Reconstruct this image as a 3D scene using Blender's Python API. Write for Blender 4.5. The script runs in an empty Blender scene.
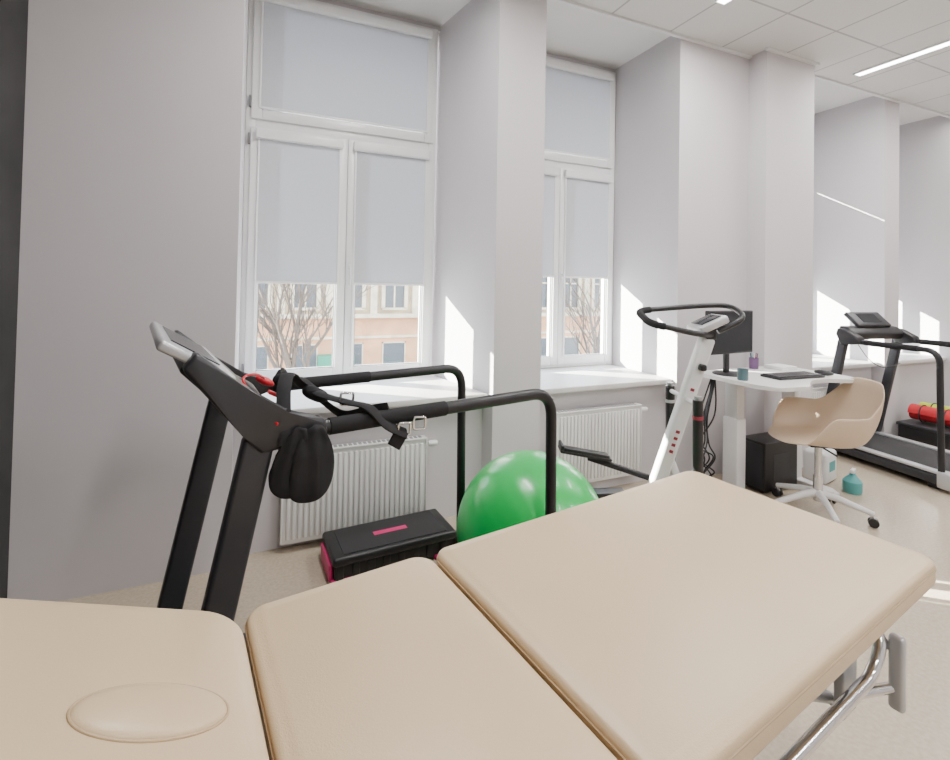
import bpy, bmesh, math, random
from mathutils import Vector, Matrix, Quaternion, noise
random.seed(4)
PI=math.pi
# ------------------------------------------------------------ materials
def mat(name,col,rough=0.5,metal=0.0,nscale=None,namt=0.06,bump=0.0,bscale=None,spec=None,coat=0):
    m=bpy.data.materials.new(name); m.use_nodes=True
    nt=m.node_tree; b=nt.nodes['Principled BSDF']
    c=(col[0],col[1],col[2],1)
    b.inputs['Base Color'].default_value=c
    b.inputs['Roughness'].default_value=rough
    b.inputs['Metallic'].default_value=metal
    if spec is not None: b.inputs['Specular IOR Level'].default_value=spec
    if coat: b.inputs['Coat Weight'].default_value=coat
    tc=nt.nodes.new('ShaderNodeTexCoord')
    n=nt.nodes.new('ShaderNodeTexNoise'); n.inputs['Scale'].default_value=nscale or 6; n.inputs['Detail'].default_value=5
    nt.links.new(tc.outputs['Object'],n.inputs['Vector'])
    r=nt.nodes.new('ShaderNodeValToRGB')
    r.color_ramp.elements[0].position=0.3; r.color_ramp.elements[1].position=0.7
    r.color_ramp.elements[0].color=tuple(max(0,x*(1-namt)) for x in col)+(1,)
    r.color_ramp.elements[1].color=tuple(min(1,x*(1+namt)) for x in col)+(1,)
    nt.links.new(n.outputs['Fac'],r.inputs['Fac']); nt.links.new(r.outputs['Color'],b.inputs['Base Color'])
    if bump:
        n2=nt.nodes.new('ShaderNodeTexNoise'); n2.inputs['Scale'].default_value=bscale or 200; n2.inputs['Detail'].default_value=3
        nt.links.new(tc.outputs['Object'],n2.inputs['Vector'])
        bp=nt.nodes.new('ShaderNodeBump'); bp.inputs['Strength'].default_value=bump; bp.inputs['Distance'].default_value=0.002
        nt.links.new(n2.outputs['Fac'],bp.inputs['Height']); nt.links.new(bp.outputs['Normal'],b.inputs['Normal'])
    return m
def emis(name,col,st):
    m=bpy.data.materials.new(name); m.use_nodes=True
    nt=m.node_tree; b=nt.nodes['Principled BSDF']
    b.inputs['Emission Color'].default_value=(*col,1); b.inputs['Emission Strength'].default_value=st
    return m
M={}
M['wall']=mat('wall_paint',(0.635,0.61,0.635),0.75,nscale=2,namt=0.012,bump=0.08,bscale=120)
M['white']=mat('white_paint',(0.82,0.82,0.82),0.6,namt=0.01)
M['darkwall']=mat('dark_wall_paint',(0.035,0.035,0.037),0.8,nscale=3,namt=0.25)
M['pvc']=mat('window_pvc',(0.84,0.85,0.86),0.3,namt=0.01)
M['gasket']=mat('gasket',(0.20,0.20,0.21),0.6)
M['sill']=mat('sill_stone',(0.74,0.73,0.72),0.35,nscale=20,namt=0.03)
M['rad']=mat('radiator_enamel',(0.80,0.80,0.79),0.3,namt=0.01)
M['raddark']=mat('radiator_slot',(0.25,0.25,0.26),0.6)
M['leather']=mat('beige_upholstery',(0.68,0.52,0.33),0.34,nscale=5,namt=0.02,bump=0.25,bscale=350)
M['piping']=mat('beige_piping',(0.52,0.38,0.23),0.45)
M['steel']=mat('grey_steel',(0.40,0.41,0.43),0.35,0.6)
M['chrome']=mat('chrome',(0.75,0.76,0.78),0.15,1.0,namt=0.01)
M['alu']=mat('aluminium_base',(0.72,0.72,0.73),0.25,0.7,namt=0.01)
M['black']=mat('black_plastic',(0.014,0.014,0.016),0.4)
M['blackmet']=mat('black_metal',(0.018,0.018,0.021),0.38,0.2)
M['dgrey']=mat('dark_grey_metal',(0.04,0.041,0.047),0.4,0.3)
M['rubber']=mat('belt_rubber',(0.025,0.025,0.027),0.75,bump=0.3,bscale=300)
M['fabric']=mat('black_fabric',(0.008,0.008,0.010),0.85,bump=0.4,bscale=400)
M['silver']=mat('silver_plastic',(0.55,0.56,0.58),0.3,0.4)
M['screen']=mat('screen_glass',(0.015,0.018,0.022),0.2)
M['red']=mat('red_plastic',(0.62,0.015,0.03),0.4)
M['dred']=mat('dark_red_decal',(0.30,0.03,0.05),0.5)
M['pink']=mat('magenta_plastic',(0.62,0.02,0.16),0.4)
M['green']=mat('green_vinyl',(0.003,0.47,0.085),0.28,nscale=3,namt=0.03,coat=0.15)
M['greend']=mat('green_vinyl_dark',(0.0,0.34,0.05),0.3)
M['wmetal']=mat('white_metal',(0.78,0.78,0.79),0.3,namt=0.01)
M['desk']=mat('white_laminate',(0.80,0.80,0.79),0.35,namt=0.01)
M['chair']=mat('beige_plastic',(0.58,0.45,0.33),0.42,namt=0.02)
M['teal']=mat('teal_plastic',(0.10,0.40,0.41),0.4)
M['dteal']=mat('dark_ceramic',(0.08,0.15,0.17),0.4)
M['purple']=mat('purple_plastic',(0.14,0.07,0.17),0.4)
M['yellow']=mat('lime_foam',(0.50,0.62,0.04),0.7)
M['redfoam']=mat('red_foam',(0.55,0.02,0.03),0.7)
M['paper']=mat('paper',(0.8,0.8,0.78),0.7)
M['fac_cream']=mat('facade_cream',(0.42,0.33,0.22),0.9,nscale=1.5,namt=0.28)
M['fac_trim']=mat('facade_trim',(0.52,0.43,0.31),0.9,nscale=3,namt=0.22)
M['fac_orange']=mat('facade_salmon',(0.50,0.26,0.14),0.9,nscale=1.5,namt=0.22)
M['fac_glass']=mat('facade_glass',(0.05,0.06,0.07),0.25)
M['bark']=mat('bark',(0.10,0.075,0.06),0.9)
M['street']=mat('street_asphalt',(0.35,0.34,0.33),0.9,nscale=3)
M['awning']=mat('shop_green',(0.03,0.20,0.12),0.7)
m=mat('floor_vinyl',(0.50,0.43,0.34),0.26,nscale=1.5,namt=0.03); M['floor']=m
nt=m.node_tree; b=nt.nodes['Principled BSDF']; tc=nt.nodes.new('ShaderNodeTexCoord')
v=nt.nodes.new('ShaderNodeTexNoise'); v.inputs['Scale'].default_value=60; v.inputs['Detail'].default_value=4
nt.links.new(tc.outputs['Object'],v.inputs['Vector'])
r=nt.nodes.new('ShaderNodeValToRGB'); r.color_ramp.elements[0].position=.35; r.color_ramp.elements[1].position=.65
r.color_ramp.elements[0].color=(0.45,0.38,0.29,1); r.color_ramp.elements[1].color=(0.51,0.435,0.34,1)
nt.links.new(v.outputs['Fac'],r.inputs['Fac']); nt.links.new(r.outputs['Color'],b.inputs['Base Color'])
m=bpy.data.materials.new('ceiling_tiles'); m.use_nodes=True; M['tiles']=m
nt=m.node_tree; b=nt.nodes['Principled BSDF']; b.inputs['Roughness'].default_value=.8
tc=nt.nodes.new('ShaderNodeTexCoord'); br=nt.nodes.new('ShaderNodeTexBrick')
br.offset=0; br.squash=1
br.inputs['Scale'].default_value=1; br.inputs['Brick Width'].default_value=.6; br.inputs['Row Height'].default_value=.6
br.inputs['Mortar Size'].default_value=.009; br.inputs['Mortar Smooth'].default_value=0.1
br.inputs['Color1'].default_value=(.69,.69,.68,1); br.inputs['Color2'].default_value=(.72,.72,.71,1); br.inputs['Mortar'].default_value=(.42,.42,.43,1)
nt.links.new(tc.outputs['Object'],br.inputs['Vector']); nt.links.new(br.outputs['Color'],b.inputs['Base Color'])
m=bpy.data.materials.new('roller_blind_fabric'); m.use_nodes=True; M['blind']=m
nt=m.node_tree; nt.nodes.clear(); o=nt.nodes.new('ShaderNodeOutputMaterial'); mx=nt.nodes.new('ShaderNodeMixShader')
d=nt.nodes.new('ShaderNodeBsdfDiffuse'); t=nt.nodes.new('ShaderNodeBsdfTranslucent')
tc=nt.nodes.new('ShaderNodeTexCoord'); wv=nt.nodes.new('ShaderNodeTexNoise'); wv.inputs['Scale'].default_value=60
rr=nt.nodes.new('ShaderNodeValToRGB'); rr.color_ramp.elements[0].color=(.60,.62,.665,1); rr.color_ramp.elements[1].color=(.64,.66,.70,1)
nt.links.new(tc.outputs['Object'],wv.inputs['Vector']); nt.links.new(wv.outputs['Fac'],rr.inputs['Fac']); nt.links.new(rr.outputs['Color'],d.inputs['Color'])
t.inputs['Color'].default_value=(.50,.53,.6,1); mx.inputs['Fac'].default_value=.15
nt.links.new(d.outputs[0],mx.inputs[1]); nt.links.new(t.outputs[0],mx.inputs[2]); nt.links.new(mx.outputs[0],o.inputs[0])
m=bpy.data.materials.new('window_glass'); m.use_nodes=True; M['glass']=m
nt=m.node_tree; nt.nodes.clear(); o=nt.nodes.new('ShaderNodeOutputMaterial'); mx=nt.nodes.new('ShaderNodeMixShader')
t=nt.nodes.new('ShaderNodeBsdfTransparent'); g=nt.nodes.new('ShaderNodeBsdfGlossy'); g.inputs['Roughness'].default_value=.02
t.inputs['Color'].default_value=(.95,.97,.96,1); mx.inputs['Fac'].default_value=.04
nt.links.new(t.outputs[0],mx.inputs[1]); nt.links.new(g.outputs[0],mx.inputs[2]); nt.links.new(mx.outputs[0],o.inputs[0])
M['lamp']=emis('lamp_diffuser',(1,.98,.95),18)

# ------------------------------------------------------------ helpers
COL=bpy.context.scene.collection
def empty(name,loc=(0,0,0),rz=0):
    e=bpy.data.objects.new(name,None); COL.objects.link(e); e.location=loc; e.rotation_euler=(0,0,rz); e.empty_display_size=.1
    return e
def finish(bm,name,m,parent=None,smooth=True,ang=35):
    bmesh.ops.recalc_face_normals(bm,faces=bm.faces[:])
    me=bpy.data.meshes.new(name); bm.to_mesh(me); bm.free()
    if smooth:
        for p in me.polygons: p.use_smooth=True
        me.set_sharp_from_angle(angle=math.radians(ang))
    me.materials.append(M[m]); ob=bpy.data.objects.new(name,me); COL.objects.link(ob)
    if parent: ob.parent=parent
    return ob
def add_box(bm,x0,x1,y0,y1,z0,z1):
    vs=[bm.verts.new(p) for p in [(x0,y0,z0),(x1,y0,z0),(x1,y1,z0),(x0,y1,z0),(x0,y0,z1),(x1,y0,z1),(x1,y1,z1),(x0,y1,z1)]]
    for f in [(0,3,2,1),(4,5,6,7),(0,1,5,4),(1,2,6,5),(2,3,7,6),(3,0,4,7)]: bm.faces.new([vs[i] for i in f])
def bx(name,x0,x1,y0,y1,z0,z1,m,parent=None,bev=0,seg=3):
    bm=bmesh.new(); add_box(bm,x0,x1,y0,y1,z0,z1)
    if bev: bmesh.ops.bevel(bm,geom=bm.edges[:],offset=bev,segments=seg,profile=.5,affect='EDGES')
    return finish(bm,name,m,parent)
def boxes(name,lst,m,parent=None,bev=0):
    bm=bmesh.new()
    for b in lst: add_box(bm,*b)
    if bev: bmesh.ops.bevel(bm,geom=bm.edges[:],offset=bev,segments=2,profile=.5,affect='EDGES')
    return finish(bm,name,m,parent)
def obox(name,c,s,m,parent=None,bev=0,rot=(0,0,0)):
    o=bx(name,-s[0]/2,s[0]/2,-s[1]/2,s[1]/2,-s[2]/2,s[2]/2,m,parent,bev); o.location=c; o.rotation_euler=rot; return o
def beam(name,p0,p1,w,d,m,parent=None,bev=.004,up='Y'):
    p0=Vector(p0);p1=Vector(p1);L=(p1-p0).length
    o=bx(name,-w/2,w/2,-d/2,d/2,0,L,m,parent,bev); o.location=p0
    o.rotation_mode='QUATERNION'
    z=(p1-p0).normalized(); y=Vector((0,1,0))
    if abs(z.y)>.95: y=Vector((1,0,0))
    y=(y-z*y.dot(z)).normalized(); x=y.cross(z)
    o.rotation_quaternion=Matrix((x,y,z)).transposed().to_quaternion()
    return o
def fillet(pts,r,n=6,cyc=False):
    P=[Vector(p) for p in pts]; out=[]; N=len(P)
    for i,p in enumerate(P):
        if not cyc and (i==0 or i==N-1): out.append(p); continue
        a=P[(i-1)%N]; c=P[(i+1)%N]
        ra=min(r,(a-p).length*.48); rc=min(r,(c-p).length*.48)
        s=p+(a-p).normalized()*ra; e=p+(c-p).normalized()*rc
        for k in range(n+1):
            t=k/n; out.append(s*(1-t)**2+p*2*t*(1-t)+e*t*t)
    return out
def catmull(pts,n=8,cyc=False):
    P=[Vector(p) for p in pts]; N=len(P); out=[]
    segs=N if cyc else N-1
    for i in range(segs):
        if cyc: a,b,c,d=P[(i-1)%N],P[i],P[(i+1)%N],P[(i+2)%N]
        else: a,b,c,d=P[max(i-1,0)],P[i],P[i+1],P[min(i+2,N-1)]
        for k in range(n):
            t=k/n
            out.append(.5*((2*b)+(c-a)*t+(2*a-5*b+4*c-d)*t*t+(3*b-a-3*c+d)*t**3))
    if not cyc: out.append(P[-1])
    return out
def add_tube(bm,pts,r,ns=12,cyc=False,flat=1.0,refup=None):
    pts=[Vector(p) for p in pts]; N=len(pts); rings=[]
    rf=r if callable(r) else (lambda t:r)
    prev=None
    for i,p in enumerate(pts):
        if cyc: tg=(pts[(i+1)%N]-pts[(i-1)%N])
        else: tg=pts[min(i+1,N-1)]-pts[max(i-1,0)]
        if tg.length<1e-9: tg=Vector((0,0,1))
        tg.normalize()
        if prev is None:
            u=Vector(refup) if refup else (Vector((0,0,1)) if abs(tg.z)<.9 else Vector((1,0,0)))
            u=(u-tg*u.dot(tg)).normalized()
        else:
            u=(prev-tg*prev.dot(tg)).normalized()
        prev=u; w=tg.cross(u); rr=rf(i/max(1,N-1))
        rings.append([bm.verts.new(p+u*math.cos(2*PI*k/ns)*rr*flat+w*math.sin(2*PI*k/ns)*rr) for k in range(ns)])
    for i in range(N if cyc else N-1):
        a=rings[i]; b=rings[(i+1)%N]
        for k in range(ns): bm.faces.new([a[k],a[(k+1)%ns],b[(k+1)%ns],b[k]])
    if not cyc:
        bm.faces.new(rings[0][::-1]); bm.faces.new(rings[-1])
def tube(name,pts,r,m,parent=None,ns=12,cyc=False,flat=1.0,refup=None):
    bm=bmesh.new(); add_tube(bm,pts,r,ns,cyc,flat,refup); return finish(bm,name,m,parent,ang=50)
def lathe(name,prof,m,parent=None,loc=(0,0,0),ns=32,rot=(0,0,0)):
    bm=bmesh.new(); rings=[]
    for (r,z) in prof:
        if r<1e-6: rings.append([bm.verts.new((0,0,z))])
        else: rings.append([bm.verts.new((r*math.cos(2*PI*k/ns),r*math.sin(2*PI*k/ns),z)) for k in range(ns)])
    for a,b in zip(rings,rings[1:]):
        for k in range(ns):
            if len(a)==1 and len(b)==1: continue
            if len(a)==1: bm.faces.new([a[0],b[k],b[(k+1)%ns]])
            elif len(b)==1: bm.faces.new([a[k],a[(k+1)%ns],b[0]])
            else: bm.faces.new([a[k],a[(k+1)%ns],b[(k+1)%ns],b[k]])
    o=finish(bm,name,m,parent); o.location=loc; o.rotation_euler=rot; return o
def prism_xz(name,pts,y0,y1,m,parent=None,bev=0):
    bm=bmesh.new()
    a=[bm.verts.new((x,y0,z)) for x,z in pts]; b=[bm.verts.new((x,y1,z)) for x,z in pts]
    n=len(pts); bm.faces.new(a); bm.faces.new(b[::-1])
    for i in range(n): bm.faces.new([a[i],b[i],b[(i+1)%n],a[(i+1)%n]])
    if bev: bmesh.ops.bevel(bm,geom=bm.edges[:],offset=bev,segments=3,profile=.5,affect='EDGES')
    return finish(bm,name,m,parent)
def prism_xy(name,pts,z0,z1,m,parent=None,bev=0):
    bm=bmesh.new()
    a=[bm.verts.new((x,y,z0)) for x,y in pts]; b=[bm.verts.new((x,y,z1)) for x,y in pts]
    n=len(pts); bm.faces.new(a[::-1]); bm.faces.new(b)
    for i in range(n): bm.faces.new([a[i],a[(i+1)%n],b[(i+1)%n],b[i]])
    if bev: bmesh.ops.bevel(bm,geom=bm.edges[:],offset=bev,segments=2,profile=.5,affect='EDGES')
    return finish(bm,name,m,parent)
def rrect(x0,x1,y0,y1,rs,n=8):
    out=[]
    for (cx,cy,r,a0) in [(x1,y1,rs[0],0),(x0,y1,rs[1],PI/2),(x0,y0,rs[2],PI),(x1,y0,rs[3],1.5*PI)]:
        sx=-1 if cx==x1 else 1; sy=-1 if cy==y1 else 1
        c=(cx+sx*r,cy+sy*r)
        for k in range(n+1):
            a=a0+PI/2*k/n; out.append(((c[0]+r*math.cos(a),c[1]+r*math.sin(a)),(math.cos(a),math.sin(a))))
    return out
def pad(name,x0,x1,y0,y1,rs,zt,th,m,parent=None,b=.014,crown=.005,M4=None):
    ol=rrect(x0,x1,y0,y1,rs); bm=bmesh.new(); rings=[]; prof=[]
    for k in range(5): a=PI/2*k/4; prof.append((b*(1-math.sin(a)),zt-th+b*(1-math.cos(a))))
    for k in range(6): a=PI/2*k/5; prof.append((b*(1-math.cos(a)),zt-b+b*math.sin(a)))
    prof+= [(b+.012,zt+crown*.5),(b+.022,zt+crown)]
    for ins,z in prof:
        ring=[]
        for (p,nn) in ol:
            x=p[0]-nn[0]*ins; y=p[1]-nn[1]*ins
            ring.append(bm.verts.new((x,y,z)))
        rings.append(ring)
    n=len(ol)
    for a,c in zip(rings,rings[1:]):
        for k in range(n):
            try: bm.faces.new([a[k],a[(k+1)%n],c[(k+1)%n],c[k]])
            except: pass
    bm.faces.new(rings[0][::-1]); bm.faces.new(rings[-1])
    bmesh.ops.remove_doubles(bm,verts=bm.verts[:],dist=1e-5)
    if M4: bm.transform(M4)
    o=finish(bm,name,m,parent,ang=60)
    bm=bmesh.new(); add_tube(bm,[(p[0]+nn[0]*.0003,p[1]+nn[1]*.0003,zt-b-.004) for p,nn in ol],.0022,6,True)
    if M4: bm.transform(M4)
    finish(bm,name+'_piping','piping',parent)
    return o
def ellipsoid(name,c,s,m,parent=None,rot=(0,0,0),seg=24,p=1.0):
    bm=bmesh.new(); bmesh.ops.create_uvsphere(bm,u_segments=seg,v_segments=seg//2,radius=1)
    for v in bm.verts:
        v.co=Vector([math.copysign(abs(q)**p,q) for q in v.co])
        v.co=Vector((v.co.x*s[0],v.co.y*s[1],v.co.z*s[2]))
    o=finish(bm,name,m,parent); o.location=c; o.rotation_euler=rot; return o

# ------------------------------------------------------------ room
YP,YW,YO=3.0,3.85,3.97
ZC,ZN=3.72,3.78
XL,XR,YB=-1.10,9.6,-3.2
def wallseg(bm,pts,z0,z1):
    a=[bm.verts.new((x,y,z0)) for x,y in pts]; b=[bm.verts.new((x,y,z1)) for x,y in pts]; n=len(pts)
    bm.faces.new(a[::-1]); bm.faces.new(b)
    for i in range(n): bm.faces.new([a[i],a[(i+1)%n],b[(i+1)%n],b[i]])
bm=bmesh.new()
Zt=3.95
wallseg(bm,[(XL-.15,YP),(-.155,YP),(-.175,YO),(XL-.15,YO)],0,Zt)
wallseg(bm,[(1.45,YP),(1.83,YP),(1.83,YO),(1.27,YO)],0,Zt)
wallseg(bm,[(3.14,YP),(3.975,YP),(3.975,YO),(3.14,YO)],0,Zt)
wallseg(bm,[(3.975,2.83),(4.63,2.83),(4.63,YO),(3.975,YO)],0,Zt)
wallseg(bm,[(6.12,YP),(6.39,YP),(6.39,YO),(6.12,YO)],0,Zt)
wallseg(bm,[(7.5,YP),(XR+.15,YP),(XR+.15,YO),(7.5,YO)],0,Zt)
NICH=[(-.17,1.36),(1.83,3.14),(4.63,6.12),(6.39,7.5)]
for a,b in NICH:
    add_box(bm,a-.02 if a<0 else a,b+.09 if a<0 else b,3.12,YO,0,.80)
    add_box(bm,a,b,YW-.02,YO,3.74,Zt)
finish(bm,'wall_window_side','wall',smooth=False)
bx('wall_left',XL-.15,XL,YB,YP,0,Zt,'darkwall')
bx('wall_right',XR,XR+.15,YB,YP,0,Zt,'wall')
bx('wall_rear',XL-.15,XR+.15,YB-.15,YB,0,Zt,'wall')
bx('floor',XL-.15,XR+.15,YB-.15,3.13,-.1,0,'floor')
bx('ceiling',XL-.15,XR+.15,YB-.15,YP,ZC,ZC+.1,'tiles')
boxes('ceiling_niche',[(a-.05,b+.1,YP+.001,YW,ZN,ZN+.1) for a,b in NICH],'white')
boxes('trim_ceiling_edge',[(XL,3.975,YP-.03,YP-.001,ZC-.02,ZC-.001),(4.63,XR,YP-.03,YP-.001,ZC-.02,ZC-.001),(3.95,4.66,2.80,2.829,ZC-.02,ZC-.001)],'pvc')
for i,(a,b) in enumerate(NICH):
    if i==0: 
        prism_xy('window_sill',[(-.15,3.04),(1.43,3.04),(1.275,YW),(-.165,YW)],.803,.843,'sill',bev=.006)
    else: bx('window_sill',a+.01,b-.01,3.04,YW,.803,.843,'sill',bev=.006)

def window(i,x0,x1,blz=1.6):
    z0,z1,zt=.845,2.74,3.74
    w=empty('window_%d'%i,(0,0,0)); y0,y1=YW-.04,YW+.05
    F=.065
    boxes('outer_frame',[(x0,x0+F,y0,y1,z0,zt),(x1-F,x1,y0,y1,z0,zt),(x0+F,x1-F,y0,y1,z0,z0+F),(x0+F,x1-F,y0,y1,zt-F,zt),(x0+F,x1-F,y0,y1,z1-.05,z1+.05)],'pvc',w,.004)
    xm=(x0+x1)/2
    def sash(n,a,b,c,d,blind_to):
        S=.075; ys0,ys1=y0-.025,y0+.045
        boxes(n+'_sash',[(a,a+S,ys0,ys1,c,d),(b-S,b,ys0,ys1,c,d),(a+S,b-S,ys0,ys1,c,c+S),(a+S,b-S,ys0,ys1,d-S,d)],'pvc',w,.006)
        boxes(n+'_gasket',[(a+S,a+S+.006,ys0+.01,ys0+.02,c+S,d-S),(b-S-.006,b-S,ys0+.01,ys0+.02,c+S,d-S),(a+S,b-S,ys0+.01,ys0+.02,c+S,c+S+.006)],'gasket',w)
        bx(n+'_glass',a+S,b-S,ys0+.03,ys0+.036,c+S,d-S,'glass',w)
        bx(n+'_blind_cassette',a+.035,b-.035,ys0-.045,ys0-.001,d-S-.015,d-.02,'pvc',w,.01)
        bx(n+'_blind_fabric',a+S-.018,b-S+.018,ys0-.008,ys0-.005,blind_to,d-S,'blind',w)
        bx(n+'_blind_bar',a+S-.018,b-S+.018,ys0-.014,ys0-.001,blind_to-.018,blind_to,'pvc',w,.003)
        boxes(n+'_blind_guides',[(a+S-.026,a+S-.012,ys0-.013,ys0+.002,c+S,d-S),(b-S+.012,b-S+.026,ys0-.013,ys0+.002,c+S,d-S)],'pvc',w,.002)
    sash('left',x0+.035,xm-.002,z0+.03,z1-.03,blz)
    sash('right',xm+.002,x1-.035,z0+.03,z1-.03,blz)
    sash('upper',x0+.035,x1-.035,z1+.03,zt-.03,z1+(.127 if i==3 else .120))
    bx('handle_plate',xm+.018,xm+.043,y0-.035,y0-.024,1.66,1.74,'pvc',w,.004)
    tube('handle_lever',fillet([(xm+.03,y0-.03,1.71),(xm+.03,y0-.065,1.71),(xm+.03,y0-.065,1.58)],.015),.009,'pvc',w)
    for zz in (z1-.12,z0+.12,z1+.15): bx('hinge_%d'%int(zz*10),x0+.018,x0+.034,y0-.03,y0-.002,zz-.04,zz+.04,'gasket',w,.003)
    tube('bead_chain',[(x0+.09,y0-.04,z1-.1),(x0+.088,y0-.042,2.0),(x0+.09,y0-.04,1.3)],.003,'pvc',w,6)
    bx('vent_closer',xm-.12,xm+.12,y0-.03,y0,zt-.055,zt-.02,'pvc',w,.006)
window(1,-.17,1.27,blz=1.60)
window(2,1.835,3.135,blz=1.70)
window(3,4.64,6.11,blz=1.68)
window(4,6.40,7.49,blz=1.68)

def radiator(loc,W,zb,zt):
    r=empty('radiator',loc)
    bx('body',0,W,0.01,.06,zb,zt-.01,'rad',r,.006)
    n=int(W/.033); L=[]
    for i in range(n):
        x=.02+i*(W-.04)/n
        L.append((x+.006,x+(W-.04)/n-.006,-.004,.012,zb+.03,zt-.035))
    boxes('front_flutes',L,'rad',r,.005)
    bx('top_grille',-.004,W+.004,0.0,.065,zt-.012,zt,'rad',r,.003)
    boxes('grille_slots',[(.02+i*.03,.04+i*.03,.012,.055,zt-.0005,zt+.0008) for i in range(int((W-.04)/.03))],'raddark',r)
    boxes('side_panels',[(-.004,.004,0,.065,zb+.01,zt),(W-.004,W+.004,0,.065,zb+.01,zt)],'rad',r,.003)
    lathe('thermostat_head',[(0,0),(.016,0),(.019,.01),(.019,.05),(.015,.06),(0,.06)],'pvc',r,(W+.02,.03,zt-.05),20,(0,PI/2,0))
    tube('supply_pipe',fillet([(W+.012,.03,zt-.05),(W+.03,.03,zt-.05),(W+.03,.088,zt-.05)],.01),.008,'chrome',r,8)
    boxes('wall_brackets',[(.1,.13,.06,.088,zb+.05,zb+.08),(W-.13,W-.1,.06,.088,zb+.05,zb+.08),(.1,.13,.06,.088,zt-.1,zt-.07),(W-.13,W-.1,.06,.088,zt-.1,zt-.07)],'rad',r)
    return r
radiator((.11,3.03,0),.88,.05,.59)
radiator((2.0,3.03,0),.80,.10,.66)
radiator((4.95,3.03,0),.86,.10,.64)

LAMP=52
def lamp(x,y0,y1):
    e=empty('ceiling_light',(x,(y0+y1)/2,ZC)); h=(y1-y0)/2; q=.04
    boxes('housing',[(-q-.01,-q,-h,h,-.02,-.001),(q,q+.01,-h,h,-.02,-.001),(-q-.01,q+.01,-h-.01,-h,-.02,-.001),(-q-.01,q+.01,h,h+.01,-.02,-.001)],'pvc',e)
    bx('diffuser',-q,q,-h,h,-.016,-.002,'lamp',e)
    l=bpy.data.lights.new('light','AREA'); l.shape='RECTANGLE'; l.size=.07; l.size_y=y1-y0; l.energy=LAMP; l.color=(1,.97,.94)
    o=bpy.data.objects.new('lamp_light',l); COL.objects.link(o); o.parent=e; o.location=(0,0,-.03)
for x in (.8,3.0,5.2,7.4):
    lamp(x,1.5,2.78 if x>4 else 2.5); lamp(x,-1.8,-.5)

# ------------------------------------------------------------ treatment table
bed=empty('treatment_table',(.468,.875,0),math.radians(9))
ZB=.885
pad('leg_section',.010,1.155,-.372,.355,(.05,.038,.038,.042),ZB+.008,.064,'leather',bed)
pad('middle_section',-.446,-.001,-.372,.368,(.055,.045,.045,.055),ZB,.06,'leather',bed)
hm=Matrix.Translation((-.450,0,ZB+.002))@Matrix.Rotation(math.radians(22.5),4,'Y')
pad('head_section',-.54,-.001,-.365,.358,(.08,.12,.12,.08),0,.06,'leather',bed,M4=hm)
bm=bmesh.new(); bmesh.ops.create_uvsphere(bm,u_segments=40,v_segments=16,radius=1)
for v in bm.verts: v.co=Vector((v.co.x*.106,v.co.y*.054,v.co.z*.012))
bm.transform(hm@Matrix.Translation((-.168,.072,.006))); finish(bm,'face_hole_plug','leather',bed)
bm=bmesh.new(); add_tube(bm,[(.108*math.cos(a),.056*math.sin(a),0) for a in [2*PI*k/48 for k in range(48)]],.0022,8,True)
bm.transform(hm@Matrix.Translation((-.168,.072,.0055))); finish(bm,'face_hole_seam','piping',bed)
zr_=ZB-.085
for s in (-1,1):
    beam('leg_rail_%d'%s,(.03,.27*s,zr_),(1.05,.27*s,zr_),.03,.03,'steel',bed)
    beam('mid_rail_%d'%s,(-.44,.27*s,zr_),(-.01,.27*s,zr_),.03,.03,'steel',bed)
    beam('main_rail_%d'%s,(-.50,.24*s,.73),(1.0,.24*s,.73),.04,.03,'steel',bed)
    p0=hm@Vector((-.02,.25*s,-.075)); p1=hm@Vector((-.46,.25*s,-.075)); beam('head_rail_%d'%s,p0,p1,.025,.025,'steel',bed)
    beam('scissor_a_%d'%s,(-.35,.22*s,.12),(.60,.22*s,.71),.04,.025,'steel',bed)
    beam('scissor_b_%d'%s,(.75,.19*s,.12),(-.15,.19*s,.71),.04,.025,'steel',bed)
    beam('base_rail_%d'%s,(-.48,.25*s,.09),(.92,.25*s,.09),.05,.04,'steel',bed)
    for xx in (-.48,.92):
        lathe('caster_%d_%d'%(s,int(xx*10)),[(0,-.015),(.035,-.015),(.04,-.01),(.04,.01),(.035,.015),(0,.015)],'black',bed,(xx,.25*s,.04),24,(PI/2,0,0))
for xx in (-.4,.92): 
    beam('base_cross_%d'%int(xx*10),(xx,-.27,.09),(xx,.27,.09),.05,.04,'steel',bed)
tube('end_cross_tube',[(.99,-.30,.765),(.99,.30,.765)],.016,'steel',bed)
tube('mid_cross_tube',[(.55,-.27,.765),(.55,.27,.765)],.014,'steel',bed)
tube('operating_bar',fillet([(.2,-.31,.65),(.90,-.31,.65),(.97,-.31,.735),(.97,.28,.735)],.05),.014,'chrome',bed)
tube('gas_spring',[(.35,-.1,.70),(.85,-.1,.765)],.011,'chrome',bed)
tube('ratchet_arm',[(.50,-.2,.72),(.84,-.24,.57)],.013,'steel',bed)
tube('lower_cross',[(.84,-.25,.57),(.84,.25,.57)],.014,'steel',bed)
bx('release_lever',.962,.988,-.352,-.318,.55,.735,'silver',bed,.010)
tube('lever_pivot',[(.975,-.34,.70),(.975,-.27,.70)],.012,'steel',bed)
tube('foot_link',[(.86,-.25,.57),(.97,-.325,.60)],.012,'chrome',bed)
bx('bracket_plate',.80,.88,-.285,-.262,.56,.77,'steel',bed,.006)
bx('lift_motor',.0,.35,-.05,.05,.30,.38,'black',bed,.015)

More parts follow.
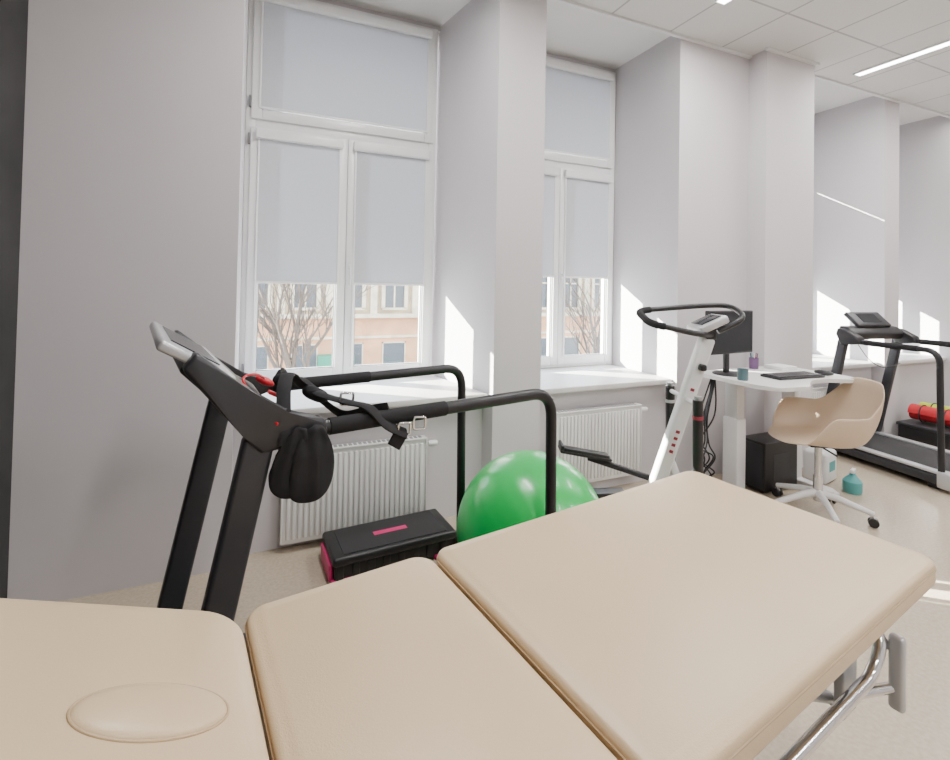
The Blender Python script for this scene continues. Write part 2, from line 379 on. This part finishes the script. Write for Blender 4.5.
# ------------------------------------------------------------ treadmills
def treadmill(loc,rz,W,L,zr,kind):
    t=empty('treadmill',loc,rz)
    um='dgrey'; LD=L-.14 if kind==0 else L+.06
    bx('deck_frame',-.50,LD-.02,.0,W-.0,.05,.13,'dgrey',t,.015)
    bx('running_belt',-.2,LD-.05,.07,W-.07,.13,.138,'rubber',t,.003)
    boxes('side_rails',[(-.2,LD-.03,-.02,.06,.13,.15),(-.2,LD-.03,W-.06,W+.02,.13,.15)],'silver' if kind else 'dgrey',t,.005)
    boxes('side_frames',[(-.45,L+.03,-.028,.022,.05,.12),(-.45,L+.03,W-.022,W+.028,.05,.12)],'dgrey',t,.008)
    prism_xz('motor_hood',[(-.62,.05),(-.60,.18),(-.45,.25),(-.22,.22),(-.16,.14),(-.16,.05)],.0,W,'dgrey',t,.012)
    boxes('feet',[(-.45,-.38,.02,.08,0,.05),(-.45,-.38,W-.08,W-.02,0,.05),(LD-.15,LD-.08,.02,.08,0,.05),(LD-.15,LD-.08,W-.08,W-.02,0,.05)],'black',t)
    if kind: boxes('rear_caps',[(LD-.06,LD+.04,-.04,.07,.03,.16),(LD-.06,LD+.04,W-.07,W+.04,.03,.16)],'silver',t,.012)
    for k,y in enumerate((0,W)):
        s='near' if k==0 else 'far'
        beam('upright_'+s,(-.215,y,.08),(.0,y,zr),.085,.05,um,t,.012)
        tube('handrail_'+s,fillet([(-.02,y,zr),(L-.0,y,zr+.0),(L+.015,y,.10)],.11,10),.023,'blackmet',t,16)
        if kind==0:
            prism_xz('console_arm_'+s,[(-.195,zr+.21),(-.165,zr+.255),(-.03,zr+.14),(.07,zr+.055),(.18,zr+.035),(.19,zr-.01),(.12,zr-.03),(.0,zr-.04),(-.05,zr+.02)],y-.035,y+.035,'dgrey',t,.012)
        else:
            prism_xz('console_arm_'+s,[(-.05,zr+.06),(-.03,zr+.12),(.05,zr+.10),(.16,zr+.045),(.18,zr-.01),(.10,zr-.03),(.0,zr-.04)],y-.045,y+.045,'black',t,.014)
        tube('grip_'+s,[(.2,y,zr),(.62,y,zr)],.026,'fabric',t,16)
    if kind==0:
        prism_xz('console_body',[(-.20,zr+.20),(-.16,zr+.24),(-.03,zr+.14),(.02,zr+.09),(.01,zr+.03),(-.07,zr+.06)],.03,W-.03,'black',t,.01)
        a=Vector((-.255,zr+.265)); b2=Vector((-.07,zr+.155)); th=.03; ya,yb=.0,W; mm='silver'
    else:
        prism_xz('console_body',[(-.08,zr+.02),(-.07,zr+.14),(.02,zr+.13),(.08,zr+.07),(.06,zr+.01)],.03,W-.03,'black',t,.016)
        a=Vector((-.12,zr+.24)); b2=Vector((.02,zr+.12)); th=.045; ya,yb=W*.2,W*.8; mm='dgrey'
    d=(b2-a).normalized(); nrm=Vector((-d.y,d.x))
    if nrm.y<0: nrm=-nrm
    pts=[a,a+nrm*th,b2+nrm*(th-.008),b2]
    prism_xz('display_head',[(p.x,p.y) for p in pts],ya,yb,mm,t,.010)
    p1=a+d*.03+nrm*(th-.001); p2=b2-d*.04+nrm*(th-.006)
    prism_xz('display_screen',[(p1.x,p1.y),(p2.x,p2.y),(p2.x+nrm.x*.003,p2.y+nrm.y*.003),(p1.x+nrm.x*.003,p1.y+nrm.y*.003)],ya+.1,yb-.1,'screen',t)
    tube('cross_handle',[(.02,.03,zr+.06),(.03,W/2,zr+.075),(.02,W-.03,zr+.06)],.018,'blackmet',t)
    return t
ta=math.radians(12)
W1=.68; L1=1.15
t1=treadmill((-.01,1.50,0),ta,W1,L1,1.155,0)
ellipsoid('safety_key',(.075,.30,1.255),(.035,.024,.014),'red',t1,(0,.5,0))
tube('safety_cord',catmull([(.08,.30,1.26),(.03,.22,1.295),(-.02,.15,1.295),(.0,.05,1.245),(.04,-.04,1.195)]),.004,'red',t1,6)
obox('start_button',(.07,.16,1.24),(.03,.03,.012),'red',t1,.004,(0,.5,0))
t2=treadmill((5.15,2.86,0),math.radians(-97),.74,.77,1.13,1)
tube('safety_cord',catmull([(.0,.10,1.20),(.12,.14,.98),(.22,.2,.90),(.3,.3,.95)]),.004,'black',t2,6)

# body harness hanging on the rails
hs=empty('body_support_harness',(-.01,1.50,0),ta)
def softbag(name,c,s,rot,sd):
    bm=bmesh.new(); bmesh.ops.create_uvsphere(bm,u_segments=48,v_segments=32,radius=1)
    for v in bm.verts:
        q=v.co; v.co=Vector([math.copysign(abs(k)**.78,k) for k in q])
        u=v.co.copy()
        wid=1-.34*max(0,u.z)**1.2-.06*min(0,u.z)
        n=noise.noise(Vector((u.x*1.6+sd,u.y*1.2,u.z*2.2)))
        fold=.10*math.sin(u.x*7+u.z*1.5+sd)*(.4+.6*max(0,u.z+.3))
        v.co=Vector((u.x*s[0]*wid*(1+.12*n),u.y*s[1]*(1.15-.45*u.z+fold*2.2+.25*n)+.010*n,u.z*s[2]*(1+.06*n)))
    o=finish(bm,name,'fabric',hs,ang=180); o.location=c; o.rotation_euler=rot
softbag('bag_front',(.135,-.052,1.07),(.066,.018,.110),(0,.10,.05),1.0)
softbag('bag_back',(.085,-.046,1.08),(.055,.014,.100),(0,.22,-.1),4.0)
for k,(x,dx) in enumerate(((.07,-.01),(.15,.01))):
    tube('hanging_strap_%d'%k,catmull([(x+dx,-.045,1.13),(x,-.036,1.165),(x,0,1.190),(x,.036,1.15),(x+.01,.03,1.10)]),.020,'fabric',hs,8,flat=.2,refup=(0,-1,0))
tube('loop_strap',catmull([(.07,.02,1.19),(.09,.10,1.27),(.13,.20,1.29),(.19,.30,1.24),(.27,.34,1.17),(.33,.22,1.12),(.36,.05,1.17),(.40,0,1.185)]),.022,'fabric',hs,10,flat=.25)
tube('thigh_strap',catmull([(.25,W1,1.185),(.24,.52,1.21),(.22,.38,1.23),(.25,.25,1.20),(.30,.10,1.195),(.33,0,1.195),(.38,-.03,1.14),(.45,-.032,1.10)]),.022,'fabric',hs,10,flat=.3)
tube('far_wrap',catmull([(.19,W1-.045,1.13),(.20,W1-.02,1.19),(.22,W1+.01,1.195),(.25,W1+.04,1.13)]),.035,'fabric',hs,10,flat=.35)
ellipsoid('strap_bundle',(.21,.52,1.20),(.06,.05,.03),'fabric',hs,(0,.3,.4),p=.8)
ellipsoid('strap_bundle_small',(.25,.30,1.19),(.05,.04,.025),'fabric',hs,(0,.5,.2),p=.8)
for k,(x,y,z) in enumerate(((.44,-.035,1.115),(.50,-.03,1.125),(.30,.12,1.2))):
    tube('buckle_%d'%k,fillet([(x-.022,y,z-.015),(x+.022,y,z-.02),(x+.025,y,z+.02),(x-.02,y,z+.025)],.008,4,True),.0045,'chrome',hs,8,True)
obox('strap_tab',(.42,-.035,1.09),(.05,.008,.06),'fabric',hs,.002,(0,.6,0))

# ------------------------------------------------------------ exercise ball
R=.374; bc=(1.250,2.118,R+.002)
ball=empty('exercise_ball',bc)
bm=bmesh.new(); bmesh.ops.create_uvsphere(bm,u_segments=64,v_segments=96,radius=R)
for v in bm.verts:
    z=v.co.z/R
    v.co*= 1+ (.0010*math.cos(z*46) if abs(z)<.8 else 0)
bm.transform(Matrix.Rotation(.5,4,'X')@Matrix.Rotation(.35,4,'Y'))
finish(bm,'ball_skin','green',ball,ang=180)
lathe('valve_plug',[(0,.004),(.011,.004),(.013,0),(.013,-.01),(0,-.01)],'greend',ball,Vector((.25,-.75,.55)).normalized()*R,16,(-.9,0,.3))

# ------------------------------------------------------------ step platform
st=empty('aerobic_step',(.70,2.80,0),math.radians(4))
bx('top_deck',-.36,.36,-.165,.165,.095,.145,'black',st,.018)
bx('top_mat',-.30,.30,-.14,.14,.143,.150,'rubber',st,.003)
boxes('body_ribs',[(-.34+i*.085,-.30+i*.085,-.158,.158,.02,.10) for i in range(9)],'black',st,.006)
bx('body',-.35,.35,-.15,.15,.012,.10,'black',st,.01)
boxes('riser_feet',[(-.365,-.22,-.16,.16,0,.028),(.22,.365,-.16,.16,0,.028)],'pink',st,.008)
bx('end_trim',-.372,-.352,-.13,.13,.01,.10,'pink',st,.008)
bx('logo_plate',-.10,.10,-.02,.02,.1495,.1515,'pink',st,.001)

# ------------------------------------------------------------ stepper machine
sp=empty('stepper_machine',(2.15,2.34,0),math.radians(-24))
beam('main_post',(.0,0,.06),(.41,0,1.30),.09,.07,'wmetal',sp,.018)
beam('front_brace',(.38,0,.06),(.17,0,.58),.05,.045,'wmetal',sp,.01)
beam('floor_beam',(-.50,0,.06),(.45,0,.06),.06,.05,'wmetal',sp,.01)
for k,x in enumerate((-.48,.42)):
    tube('stabiliser_%d'%k,[(x,-.25,.035),(x,.25,.035)],.03,'wmetal',sp)
    for s in (-1,1): tube('stabiliser_cap_%d_%d'%(k,s),[(x,.25*s,.035),(x,.29*s,.035)],.034,'black',sp)
tube('cylinder_bracket',[(.275,-.19,.92),(.275,.24,.92)],.014,'wmetal',sp)
for s,(y,zb2) in {'near':(-.18,.34),'far':(.23,.46)}.items():
    tube('damper_body_'+s,[(.275,y,.95),(.28,y,.52 if s=='near' else .66)],.029,'black',sp,16)
    tube('damper_ring_'+s,[(.276,y,.86),(.277,y,.84)],.0305,'dred' if s=='near' else 'silver',sp,16)
    tube('damper_cap_'+s,[(.275,y,.952),(.275,y,.972)],.022,'steel',sp,16)
    tube('damper_rod_'+s,[(.28,y,.66),(.285,y,zb2)],.018,'blackmet',sp,10)
    beam('pedal_arm_'+s,(.34,y*.6,.30),(-.28,y*.75,zb2+.02),.035,.03,'blackmet',sp,.006)
    tube('rod_pin_'+s,[(.28,y,zb2),(.24,y*.6,zb2-.0)],.012,'black',sp,10)
    o=bx('pedal_'+s,-.17,.17,-.065,.065,0,.022,'black',sp,.008); o.location=(-.30,y*.85,zb2+.03); o.rotation_euler=(0,.15 if s=='far' else -.05,0)
    o=boxes('pedal_edge_'+s,[(-.17,-.15,-.065,.065,.02,.05),(-.15,.15,-.066,-.052,.02,.04)],'black',sp,.004); o.location=(-.30,y*.85,zb2+.03); o.rotation_euler=(0,.15 if s=='far' else -.05,0)
tube('pivot_axle',[(.30,-.16,.31),(.30,.16,.31)],.016,'steel',sp)
beam('pivot_bracket',(.32,0,.08),(.30,0,.33),.05,.06,'wmetal',sp,.008)
lp=fillet([(.42,-.03,1.32),(.30,-.15,1.33),(.0,-.15,1.39),(.02,.15,1.45),(.45,.19,1.49),(.63,.15,1.50),(.63,-.05,1.43),(.46,-.03,1.34)],.09,8)
tube('handlebar_loop',lp,.017,'black',sp,14)
tube('handle_grip',[p for p in lp if p.x<.14],.022,'fabric',sp,14)
obox('computer_console',(.41,0,1.385),(.19,.20,.05),'silver',sp,.015,(0,-.45,0))
obox('console_display',(.400,0,1.412),(.13,.15,.006),'screen',sp,.002,(0,-.45,0))
obox('console_mount',(.42,0,1.33),(.07,.08,.08),'black',sp,.012)
for z in (.60,.64,.68,.72,.98): 
    x=.41*(z-.06)/1.24; obox('post_decal_%d'%int(z*100),(x+.002,-.036,z),(.024,.003,.018),'dred',sp,0,(0,.32,0))
obox('post_knob',(.36,-.05,1.12),(.04,.05,.04),'black',sp,.012)

# ------------------------------------------------------------ desk and its items
dk=empty('standing_desk',(0,0,0)); ZD=.95
pts=[(3.10,2.80),(3.10,2.26),(3.16,2.14),(3.42,2.10),(3.54,2.18),(3.68,2.25),(3.85,2.25),(3.96,2.19),(4.06,2.15),(4.14,2.22),(4.14,2.80)]
pts=[(p.x,p.y) for p in fillet([(x,y,0) for x,y in pts],.05,4,True)]
prism_xy('desktop',pts[::-1],ZD-.028,ZD,'desk',dk,.004)
for k,x in enumerate((3.40,4.08)):
    bx('column_outer_%d'%k,x-.05,x+.05,2.60,2.73,.05,.60,'wmetal',dk,.008)
    bx('column_inner_%d'%k,x-.04,x+.04,2.61,2.72,.5,.92,'wmetal',dk,.005)
    prism_xz('foot_%d'%k,[(0,0),(0,.035),(.05,.055),(.43,.055),(.48,.035),(.48,0)],-.045,.045,'wmetal',dk,.008).matrix_world=Matrix.Translation((x,2.31,.0))@Matrix.Rotation(PI/2,4,'Z')
    bx('top_bracket_%d'%k,x-.03,x+.03,2.30,2.76,.895,.922,'wmetal',dk,.005)
bx('cross_beam',3.40,4.08,2.62,2.68,.87,.92,'wmetal',dk,.005)
bx('cable_tray',3.5,3.95,2.69,2.77,.81,.87,'wmetal',dk,.006)
mo=empty('computer_monitor',(3.27,2.62,ZD),math.radians(3))
lathe('foot_disc',[(0,0),(.11,0),(.11,.008),(.10,.014),(0,.016)],'black',mo,ns=36)
bx('neck',-.025,.025,.005,.03,.01,.22,'black',mo,.006)
bx('bezel',-.26,.26,-.025,.01,.16,.49,'black',mo,.008)
bx('panel',-.248,.248,-.0265,-.024,.175,.478,'screen',mo)
kb=empty('keyboard',(3.66,2.38,ZD),math.radians(-4))
bx('case',-.23,.23,-.085,.085,0,.018,'black',kb,.006)
boxes('keys',[(-.22+i*.0295,-.195+i*.0295,-.072+j*.029,-.047+j*.029,.017,.024) for i in range(15) for j in range(5)],'dgrey',kb)
ms=empty('computer_mouse',(4.0,2.36,ZD),0)
ellipsoid('shell',(0,0,.018),(.045,.07,.02),'black',ms)
ellipsoid('wheel',(0,.03,.036),(.004,.01,.007),'silver',ms)
lathe('mug',[(0,.0),(.034,0),(.036,.01),(.036,.08),(.032,.08),(.032,.012),(0,.012)],'dteal',None,(3.17,2.42,ZD))
pc_=empty('pencil_cup',(3.72,2.74,ZD))
lathe('cup',[(0,.0),(.034,0),(.036,.09),(.032,.09),(.031,.01),(0,.01)],'purple',pc_)
for k in range(5): tube('pen_%d'%k,[(.012*math.cos(k*1.3),.012*math.sin(k*1.3),.012),(.028*math.cos(k*1.3),.028*math.sin(k*1.3),.13)],.0035,['dred','teal','black','paper','purple'][k],pc_,6)
bx('notepad',3.84,4.02,2.58,2.74,ZD,ZD+.03,'paper',None,.002)
pcx=empty('desktop_computer',(3.80,2.67,0),0)
bx('case',-.20,.19,-.12,.10,.02,.40,'black',pcx,.008)
bx('front_panel',-.205,-.195,-.10,.09,.04,.38,'dgrey',pcx,.003)
boxes('case_feet',[(-.15,-.11,-.09,-.06,0,.02),(.12,.16,-.09,-.06,0,.02),(-.15,-.11,.06,.09,0,.02),(.12,.16,.06,.09,0,.02)],'black',pcx)
bx('vents',-.10,.10,-.1215,-.119,.10,.30,'dgrey',pcx)
cb=empty('cable_bundle',(3.16,2.72,0))
for k in range(9):
    random.seed(k+20)
    ps=[(.10+random.uniform(-.03,.03),.02,.91)]
    for j in range(6): ps.append((random.uniform(-.10,.07),random.uniform(-.06,.06),[.6,.42,.30,.18,.10,.05][j]+random.uniform(-.03,.03)))
    tube('cable_%d'%k,catmull(ps),.006,'black',cb,6)
bx('power_strip',-.10,.10,-.03,.03,0.0,.045,'black',cb,.006)

# ------------------------------------------------------------ chair
ch=empty('office_chair',(3.67,2.20,0),math.radians(-28))   # local +x = backrest
bm=bmesh.new(); NP,NT=64,18; rings=[]
ZS=.535
cen=bm.verts.new((0,0,ZS))
def sm(x): x=max(0,min(1,x)); return x*x*(3-2*x)
for j in range(1,NT+1):
    t=j/NT; ring=[]
    for i in range(NP):
        ph=2*PI*i/NP; c=math.cos(ph); s=math.sin(ph)
        ab=abs(math.atan2(s,c))
        hb=.43*(1-sm((ab-.30)/.80))+.22*(sm((ab-.30)/.80))*(1-sm((ab-1.75)/.65))-.015*sm((ab-2.4)/.4)
        rx=.28; ry=.30
        flat=.62
        if t<flat: rr=t/flat*.80; z=ZS+.012*(t/flat)**2
        else:
            q=(t-flat)/(1-flat); rr=.80+.28*math.sin(q*PI/2)*(1 if hb>.05 else .75)+.16*q*sm((hb-.22)/.15)
            z=ZS+.012+hb*(q**1.5)
        ring.append(bm.verts.new((c*rx*rr+(.02*c if t>flat else 0),s*ry*rr,z)))
    rings.append(ring)
for i in range(NP): bm.faces.new([cen,rings[0][i],rings[0][(i+1)%NP]])
for a,b in zip(rings,rings[1:]):
    for i in range(NP): bm.faces.new([a[i],b[i],b[(i+1)%NP],a[(i+1)%NP]])
o=finish(bm,'seat_shell','chair',ch,ang=180)
md=o.modifiers.new('s','SOLIDIFY'); md.thickness=.009; md.offset=-1
md=o.modifiers.new('d','SUBSURF'); md.levels=1; md.render_levels=1
obox('seat_plate',(0,0,ZS-.025),(.20,.18,.02),'black',ch,.006)
tube('gas_column',[(0,0,.12),(0,0,ZS-.03)],.022,'alu',ch,16)
tube('gas_sleeve',[(0,0,.10),(0,0,.28)],.03,'alu',ch,16)
tube('height_lever',[(0,0,ZS-.04),(0,-.2,ZS-.05)],.006,'black',ch,8)
for k in range(5):
    a=2*PI*k/5+.75; dx,dy=math.cos(a),math.sin(a)
    tube('star_arm_%d'%k,[(0,0,.16),(dx*.12,dy*.12,.14),(dx*.31,dy*.31,.085)],lambda t:.028-.010*t,'wmetal',ch,12)
    x,y=dx*.31,dy*.31
    tube('caster_stem_%d'%k,[(x,y,.04),(x,y,.09)],.008,'chrome',ch,8)
    for s in (-1,1):
        w=lathe('caster_wheel_%d_%d'%(k,s),[(0,-.009),(.028,-.009),(.031,-.005),(.031,.005),(.028,.009),(0,.009)],'black',ch,(x-dy*.017*s,y+dx*.017*s,.031),20)
        w.rotation_euler=(PI/2,0,a)
    ellipsoid('caster_hood_%d'%k,(x,y,.055),(.022,.008,.014),'alu',ch,(0,0,a))

vb=empty('spray_bottle',(4.34,2.34,0),.3)
lathe('bottle',[(0,0),(.06,0),(.065,.02),(.065,.09),(.02,.14),(.02,.15),(0,.15)],'teal',vb)
obox('trigger_head',(.015,0,.165),(.08,.03,.03),'pvc',vb,.008)
vc=empty('water_canister',(4.36,2.60,0),.2)
bx('body',-.12,.12,-.09,.09,.0,.26,'pvc',vc,.03)
bx('label',-.06,.06,-.0915,-.089,.10,.18,'teal',vc)
tube('carry_handle',fillet([(-.07,0,.25),(-.07,0,.32),(.07,0,.32),(.07,0,.25)],.03),.010,'pvc',vc)

def roll(name,loc,L,R,m,rz):
    e=empty(name,loc,rz); bm=bmesh.new()
    turns=3.5; n=90; prof=[]
    for k in range(n+1):
        f=k/n; a=f*turns*2*PI; rr=.02+(R-.02)*f; prof.append((rr*math.cos(a),rr*math.sin(a)))
    th=.012
    inn=[]
    for k,(x,z) in enumerate(prof):
        l=math.hypot(x,z); inn.append((x*(l-th)/l,z*(l-th)/l))
    rows=[]
    for (a,b2) in zip(prof,inn):
        rows.append([bm.verts.new((a[0],-L/2,a[1])),bm.verts.new((a[0],L/2,a[1])),bm.verts.new((b2[0],L/2,b2[1])),bm.verts.new((b2[0],-L/2,b2[1]))])
    for p,q in zip(rows,rows[1:]):
        for k in range(4): bm.faces.new([p[k],p[(k+1)%4],q[(k+1)%4],q[k]])
    bm.faces.new(rows[0]); bm.faces.new(rows[-1][::-1])
    finish(bm,'mat_sheet',m,e,ang=40)
    for s in (-1,1): tube('mat_band_%d'%s,[(R*1.0*math.cos(a),s*L*.25,R*1.0*math.sin(a)) for a in [2*PI*k/32 for k in range(32)]],.006,'black',e,6,True)
be=empty('storage_box',(6.62,2.72,0),0)
bx('box_body',-.38,.38,-.22,.22,.02,.20,'black',be,.02); bx('box_lid',-.39,.39,-.23,.23,.19,.225,'dgrey',be,.01)
roll('rolled_exercise_mat',(6.44,2.70,.225+.097),.40,.09,'redfoam',0.0)
roll('rolled_exercise_mat',(6.66,2.70,.225+.097),.42,.09,'yellow',0.0)

# ------------------------------------------------------------ outdoors
fc=empty('building_facade',(0,16,0))
bx('facade_wall',-8,26,0,.6,-2.5,6.5,'fac_cream',fc)
bx('facade_plinth',-8,26,-.08,0,-2.5,.45,'fac_orange',fc)
L=[(-8,26,-.25,0,.45,.58),(-8,26,-.2,0,3.9,4.1),(-8,26,-.14,0,-.22,-.14)]
W=[];G=[]
for i in range(24):
    x=-7.4+i*1.42
    L+= [(x-.42,x+.42,-.12,0,.70,.78),(x-.45,x-.33,-.12,0,.75,2.5),(x+.33,x+.45,-.12,0,.75,2.5),(x-.52,x+.52,-.2,0,2.5,2.65),(x+.60,x+.82,-.15,0,.58,3.9)]
    G+= [(x-.33,x+.33,-.02,-.01,.78,2.5),(x-.36,x+.36,-.1,-.085,-1.9,-.40)]
    W+= [(x-.025,x+.025,-.05,-.02,.78,2.5),(x-.33,x+.33,-.05,-.02,1.7,1.75),(x-.40,x-.36,-.13,-.08,-1.9,-.36),(x+.36,x+.40,-.13,-.08,-1.9,-.36),(x-.40,x+.40,-.13,-.08,-.40,-.36)]
boxes('facade_mouldings',L,'fac_trim',fc); boxes('facade_windows',G,'fac_glass',fc); boxes('facade_window_bars',W,'fac_trim',fc)
boxes('shop_awnings',[(1.5,2.6,-.5,-.1,-1.6,-.7)],'awning',fc)
bx('street_ground',-12,30,4.2,26,-2.6,-2.5,'street')
def tree(loc,h,seed):
    random.seed(seed); bm=bmesh.new()
    def br(p,d,L,r,dep):
        pts=[p]; q=p.copy(); dd=d.copy()
        for k in range(4):
            dd=(dd+Vector((random.uniform(-.12,.12),random.uniform(-.12,.12),random.uniform(-.02,.10)))).normalized()
            q=q+dd*L/4; pts.append(q.copy())
        add_tube(bm,pts,lambda t:r*(1-.45*t),6 if dep<2 else 4)
        if dep<4:
            for k in range(5 if dep<2 else 4):
                f=random.randint(1,4); a=random.uniform(0,2*PI)
                nd=(dd+Vector((math.cos(a),math.sin(a),random.uniform(-.1,.5)))*random.uniform(.45,.75)).normalized()
                br(pts[f],nd,L*random.uniform(.55,.78),r*.5,dep+1)
    br(Vector((0,0,0)),Vector((0,0,1)),h*.42,.10,0)
    o=finish(bm,'street_tree','bark',ang=60); o.location=loc
tree((.75,9.5,-2.5),5.6,3); tree((7.6,9.8,-2.5),5.4,8)

# ------------------------------------------------------------ light
w=bpy.data.worlds.new('World'); bpy.context.scene.world=w; w.use_nodes=True
nt=w.node_tree; bg=nt.nodes['Background']
tc=nt.nodes.new('ShaderNodeTexCoord'); sx=nt.nodes.new('ShaderNodeSeparateXYZ'); rp=nt.nodes.new('ShaderNodeValToRGB')
rp.color_ramp.elements[0].position=.0; rp.color_ramp.elements[0].color=(.95,.97,1,1)
rp.color_ramp.elements[1].position=.8; rp.color_ramp.elements[1].color=(.62,.77,1,1)
nt.links.new(tc.outputs['Generated'],sx.inputs[0]); nt.links.new(sx.outputs['Z'],rp.inputs['Fac']); nt.links.new(rp.outputs['Color'],bg.inputs['Color'])
bg.inputs['Strength'].default_value=12.5
s=bpy.data.lights.new('sun','SUN'); s.energy=100; s.angle=.009; s.color=(1,.94,.85)
so=bpy.data.objects.new('sun',s); COL.objects.link(so); so.rotation_mode='QUATERNION'
so.rotation_quaternion=Vector((1.3,-1,-.60)).to_track_quat('-Z','Y'); so.location=(-8,12,8)

# ------------------------------------------------------------ camera
cam=bpy.data.cameras.new('camera'); co=bpy.data.objects.new('camera',cam); COL.objects.link(co)
cam.sensor_width=36; cam.lens=480/950*36; cam.clip_start=.02
ya,pi_,ro=math.radians(23.4),math.radians(1.0),math.radians(1.1)
F=Vector((math.sin(ya)*math.cos(pi_),math.cos(ya)*math.cos(pi_),math.sin(pi_)))
Rw=Vector((math.cos(ya),-math.sin(ya),0)); Uw=Rw.cross(F)
Rc=Rw*math.cos(ro)+Uw*math.sin(ro); Uc=Uw*math.cos(ro)-Rw*math.sin(ro)
m4=Matrix((Rc,Uc,-F)).transposed().to_4x4(); m4.translation=(0,0,1.6)
co.matrix_world=m4
cam.shift_y=-.109
bpy.context.scene.camera=co
